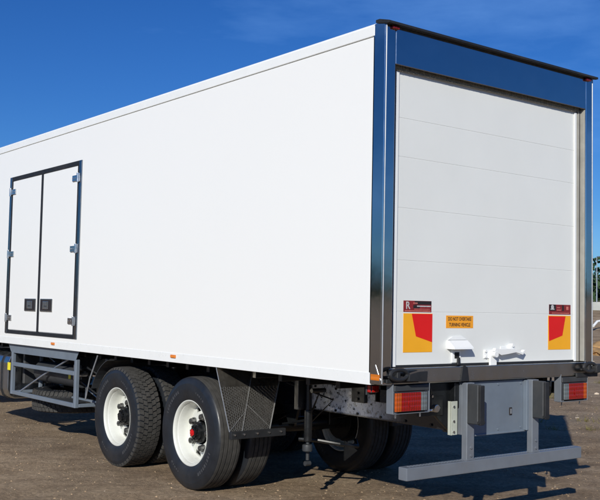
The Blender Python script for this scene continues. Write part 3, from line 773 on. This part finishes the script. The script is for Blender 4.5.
# fuel tank ahead of the guard
b = MB(); ry = []; c0 = (-.90, .715)
prof = [(-.28, -.18), (-.28, .18), (-.25, .26), (-.18, .30), (.2, .30), (.25, .27), (.25, -.25), (.2, -.30), (-.18, -.30), (-.25, -.26)]
b.prism([(c0[0]+p_[0], 7.30, c0[1]+p_[1]) for p_ in prof], (0, 1.5, 0), .02)
tk = b.build('fuel_tank', TANK, T)
for yy in (7.48, 8.5):
    b = MB(); b.prism([(c0[0]+p_[0]*1.03, yy, c0[1]+p_[1]*1.03) for p_ in prof], (0, .05, 0), .004); b.build('tank_strap', RUBBER, tk)
b = MB(); b.box(-1.192, -1.182, 7.20, 7.29, .80, .90, .002); b.build('tank_label', YEL, tk)
b = MB(); b.cyl((-1.05, 8.1, 1.0), (-1.08, 8.1, 1.07), .05, 20, bev=.01); b.build('filler_cap', CHROME, tk)

# side double door
yA, yB = 5.062, 7.250; zA, zB2 = 1.288, 3.338; xs = -X
b = MB(); FW = .060
b.use(DSTEEL)
b.box(xs-.014, xs+.01, yA, yA+FW, zA, zB2, .003); b.box(xs-.014, xs+.01, yB-FW, yB, zA, zB2, .003)
b.use(RUBBER); b.box(xs-.012, xs+.01, yA+FW, yB-FW, zB2-.055, zB2, .003); b.box(xs-.012, xs+.01, yA+FW, yB-FW, zA, zA+.045, .003)
b.use(RUBBER); b.box(xs-.010, xs+.01, yA+FW, yA+FW+.045, zA+.045, zB2-.055, .002); b.box(xs-.010, xs+.01, yB-FW-.045, yB-FW, zA+.045, zB2-.055, .002)
b.box(xs-.011, xs+.01, 6.148, 6.212, zA+.045, zB2-.055, .002)
b.build('side_door_frame', None, T)
for s2, (ya, yb) in enumerate(((yA+FW+.046, 6.146), (6.214, yB-FW-.046))):
    b = MB(); b.box(xs-.0095, xs+.01, ya, yb, zA+.05, zB2-.06, .004, seg=2); d = b.build('side_door', WHITE, T)
    for z in (3.138, 2.320, 1.490):
        b = MB()
        yh = ya if s2 == 0 else yb; sg = 1 if s2 == 0 else -1
        y0_, y1_ = sorted((yh+sg*.115, yh-sg*.06)); b.box(xs-.024, xs-.009, y0_, y1_, z-.035, z+.035, .003)
        b.cyl((xs-.026, yh-sg*.045, z-.055), (xs-.026, yh-sg*.045, z+.055), .016, 12, bev=.003)
        y0_, y1_ = sorted((yh-sg*.05, yh-sg*.085)); b.box(xs-.024, xs-.0145, y0_, y1_, z-.05, z+.05, .003)
        for q in (.03, .075, .1): b.cyl((xs-.023, yh+sg*q, z), (xs-.028, yh+sg*q, z), .007, 8)
        b.build('hinge', CHROME, d)
    yc = 5.925 if s2 == 0 else 6.42
    b = MB(); b.use(STEELB)
    b.box(xs-.022, xs-.009, yc-.175, yc+.175, 1.585, 1.742, .006, seg=2)
    b.use(INK); b.box(xs-.0245, xs-.0225, yc-.155, yc+.155, 1.60, 1.728, .003)
    b.use(CHROME); b.box(xs-.034, xs-.0245, yc-.09, yc+.07, 1.615, 1.712, .006, seg=2); b.use(PLAST); b.box(xs-.040, xs-.034, yc-.04, yc+.02, 1.645, 1.66, .003)
    b.build('door_handle', None, d)

# cab in front of the body (outside the photograph, kept simple)
b = MB(); prof = [(9.75, .75), (9.75, 3.0), (10.1, 3.15), (11.6, 3.0), (12.1, 1.9), (12.2, .75)]
b.prism([(-1.2, y, z) for y, z in prof], (2.4, 0, 0), .05); cab = b.build('cab', WHITE, T)
b = MB()
for sx in (-1, 1): x0, x1 = sorted((sx*1.205, sx*1.195)); b.prism([(x0, 10.3, 1.9), (x0, 10.3, 2.7), (x0, 11.55, 2.7), (x0, 11.8, 1.9)], (x1-x0, 0, 0), .002)
b.build('cab_window', GLASS, cab)

# ---------------------------------------------------------------- surroundings
LEAF = mat('tree_leaves', (.055, .095, .028), .75, var=.45, scale=.8, spec=.25)
LEAFD = mat('dark_tree_leaves', (.030, .058, .022), .75, var=.45, scale=.8, spec=.25)
BARK = mat('bark', (.09, .07, .05), .9, var=.3)
def leaf_mesh(name, crown_r, crown_h, base, n, leaf, seed, mm):
    rnd = random.Random(seed); V = []; F = []
    lobes = [(Vector((rnd.uniform(-.6, .6)*crown_r, rnd.uniform(-.6, .6)*crown_r, base+rnd.uniform(.2, .85)*crown_h)), rnd.uniform(.3, .55)) for _ in range(9)]
    for i in range(n):
        c, q = rnd.choice(lobes)
        while True:
            v = Vector((rnd.uniform(-1, 1), rnd.uniform(-1, 1), rnd.uniform(-1, 1)))
            if .35 < v.length < 1: break
        p_ = c+Vector((v.x*crown_r*q, v.y*crown_r*q, v.z*crown_h*q*.6))
        a = Vector((rnd.gauss(0, 1), rnd.gauss(0, 1), rnd.gauss(0, .6))).normalized(); bb = a.orthogonal().normalized(); s_ = leaf*rnd.uniform(.6, 1.3)
        o = len(V); V += [p_+a*s_, p_+bb*s_*.5, p_-a*s_, p_-bb*s_*.5]; F.append((o, o+1, o+2, o+3))
    me = bpy.data.meshes.new(name); me.from_pydata([tuple(v) for v in V], [], F); me.materials.append(mm); return me
def tree(x, y, h, seed, label, mm=LEAF, n=3500):
    r_ = empty('tree', (x, y, hgt(x, y)-.1)); tag(r_, label, 'tree', 'trees beyond the yard')
    rnd = random.Random(seed)
    b = MB(); b.cyl((0, 0, 0), (.1, 0, h*.55), h*.030, 10, h*.016)
    for k_ in range(5):
        a = rnd.random()*6.3; z = h*rnd.uniform(.3, .5); b.tube([(.05, 0, z), (.5*math.cos(a)*h*.15, .5*math.sin(a)*h*.15, z+h*.12), (math.cos(a)*h*.2, math.sin(a)*h*.2, z+h*.25)], h*.009, 6)
    b.build('trunk', BARK, r_)
    me = leaf_mesh('crown', h*.34, h*.72, h*.28, n, h*.035, seed, mm); c = bpy.data.objects.new('crown', me); COL.objects.link(c); c.parent = r_
# direction of the strip seen right of the truck
def at(px, D, z=None):
    d = f*944.1 + r*(px-300); d = Vector((d.x, d.y, 0)).normalized(); return C0.x+d.x*D, C0.y+d.y*D
for i, (px, D, h, lb, mm) in enumerate(((597, 170, 4.2, 'bushy green tree at the right edge beyond the yard', LEAF), (622, 165, 5.0, 'taller dark tree beyond the yard, right of the light pole', LEAFD), (570, 176, 4.4, 'round green tree beyond the yard, behind the truck', LEAF), (655, 172, 4.8, 'wide dark tree farthest right beyond the yard', LEAFD))):
    x, y = at(px, D); tree(x, y, h, 30+i, lb, mm)
x, y = at(596.8, 95)
b = MB(); b.cyl((0, 0, 0), (0, 0, 4.4), .07, 12, .04); pl = empty('light_pole', (x, y, hgt(x, y)-.1)); tag(pl, 'thin grey lamp pole standing beyond the yard at the right edge', 'pole')
b.build('pole', GALV, pl)
b = MB(); b.tube([(0, 0, 4.4), (.2, .1, 4.5), (.6, .3, 4.5)], .035, 8); b.box(.55, .9, .2, .38, 4.46, 4.53, .02); b.build('lamp_arm', GALV, pl)
# pale concrete kerb wall along the bank
CONC = mat('pale_concrete', (.36, .37, .34), .85, var=.2, scale=1.2, bump=.3)
x0, y0 = at(560, 66); x1, y1 = at(680, 66)
dv = Vector((x1-x0, y1-y0, 0)); L = dv.length; ang = math.atan2(dv.y, dv.x)
w = empty('barrier_wall', (x0, y0, max(hgt(x0, y0), hgt(x1, y1))-.45), ang); tag(w, 'low pale concrete barrier along the bank at the far edge of the yard', 'wall')
for i in range(int(L/2.05)+1):
    b = MB(); b.prism([(0, -.3, 0), (0, .3, 0), (0, .12, .95), (0, -.12, .95)], (2.0, 0, 0), .03); b.build('barrier_block', CONC, w, loc=(i*2.05, 0, 0))
# heap of ochre clay and a bent pale pipe
CLAY = mat('ochre_clay', (.36, .22, .10), .95, var=.3, scale=3, bump=.5, bscale=9, bdist=.05, spec=.2)
x, y = at(607, 42)
bm2 = bmesh.new(); bmesh.ops.create_icosphere(bm2, subdivisions=5, radius=1)
for v in bm2.verts:
    n_ = noise.noise(v.co*2.1)*.35+noise.noise(v.co*6)*.12+noise.noise(v.co*15)*.05
    v.co = Vector((v.co.x*2.1, v.co.y*1.5, v.co.z*.60))*(1+n_)
hb = MB(); hb.merge(bm2); o = hb.build('clay_heap', CLAY, None, loc=(x, y, hgt(x, y)-.12)); tag(o, 'low heap of ochre clay on the yard at the right edge', 'heap')
x, y = at(603, 55)
b = MB(); b.tube([(0, 0, .1), (.5, .1, .35), (1.1, .1, .42), (1.7, 0, .2), (2.2, -.1, .12)], .07, 12)
o = b.build('bent_pipe', WHITE2, None, loc=(x-.9, y, hgt(x, y)+.1)); tag(o, 'bent pale pipe lying behind the clay heap', 'pipe')
# dry grass tufts on the far side of the truck
GR = mat('dry_grass', (.22, .19, .06), .8, var=.35, scale=8, spec=.2)
V = []; F = []
for c in range(60):
    D = random.uniform(14, 30); px = random.uniform(440, 640); gx, gy = at(px, D)
    if random.random() < .35: gx, gy = at(random.uniform(540, 560), random.uniform(19, 22))
    for q in range(26):
        a = random.random()*6.3; rr = random.random()*.16; x = gx+rr*math.cos(a); y = gy+rr*math.sin(a); z = hgt(x, y); h_ = random.uniform(.03, .10)
        lx, ly = random.gauss(0, .05), random.gauss(0, .05); o_ = len(V); V += [(x-.006, y, z), (x+.006, y, z), (x+lx, y+ly, z+h_)]; F.append((o_, o_+1, o_+2))
me = bpy.data.meshes.new('grass'); me.from_pydata(V, [], F); me.materials.append(GR); o = bpy.data.objects.new('grass', me); COL.objects.link(o)
tag(o, 'dry yellow grass tufts on the dirt beyond the truck', 'grass', kind='stuff')
# far-off wood all around (shows in the polished steel)
V = []; F = []; rnd = random.Random(5)
for t_ in range(420):
    a = rnd.random()*2*PI; D = rnd.uniform(150, 230); cx_, cy_ = D*math.cos(a), D*math.sin(a); h = rnd.uniform(4, 7)*(1+.3*math.sin(a*3)); z0 = hgt(cx_, cy_)
    for q in range(230):
        while True:
            v = Vector((rnd.uniform(-1, 1), rnd.uniform(-1, 1), rnd.uniform(-1, 1)))
            if .3 < v.length < 1: break
        p_ = Vector((cx_+v.x*h*.62, cy_+v.y*h*.62, z0+h*.5+v.z*h*.5))
        aa = Vector((rnd.gauss(0, 1), rnd.gauss(0, 1), rnd.gauss(0, 1))).normalized(); bb = aa.orthogonal().normalized(); s_ = h*.085
        o_ = len(V); V += [tuple(p_+aa*s_), tuple(p_+bb*s_*.6), tuple(p_-aa*s_), tuple(p_-bb*s_*.6)]; F.append((o_, o_+1, o_+2, o_+3))
me = bpy.data.meshes.new('distant_wood'); me.from_pydata(V, [], F); me.materials.append(LEAFD); o = bpy.data.objects.new('distant_wood', me); COL.objects.link(o)
tag(o, 'far-off belt of dark green woodland around the yard', 'wood', kind='stuff')
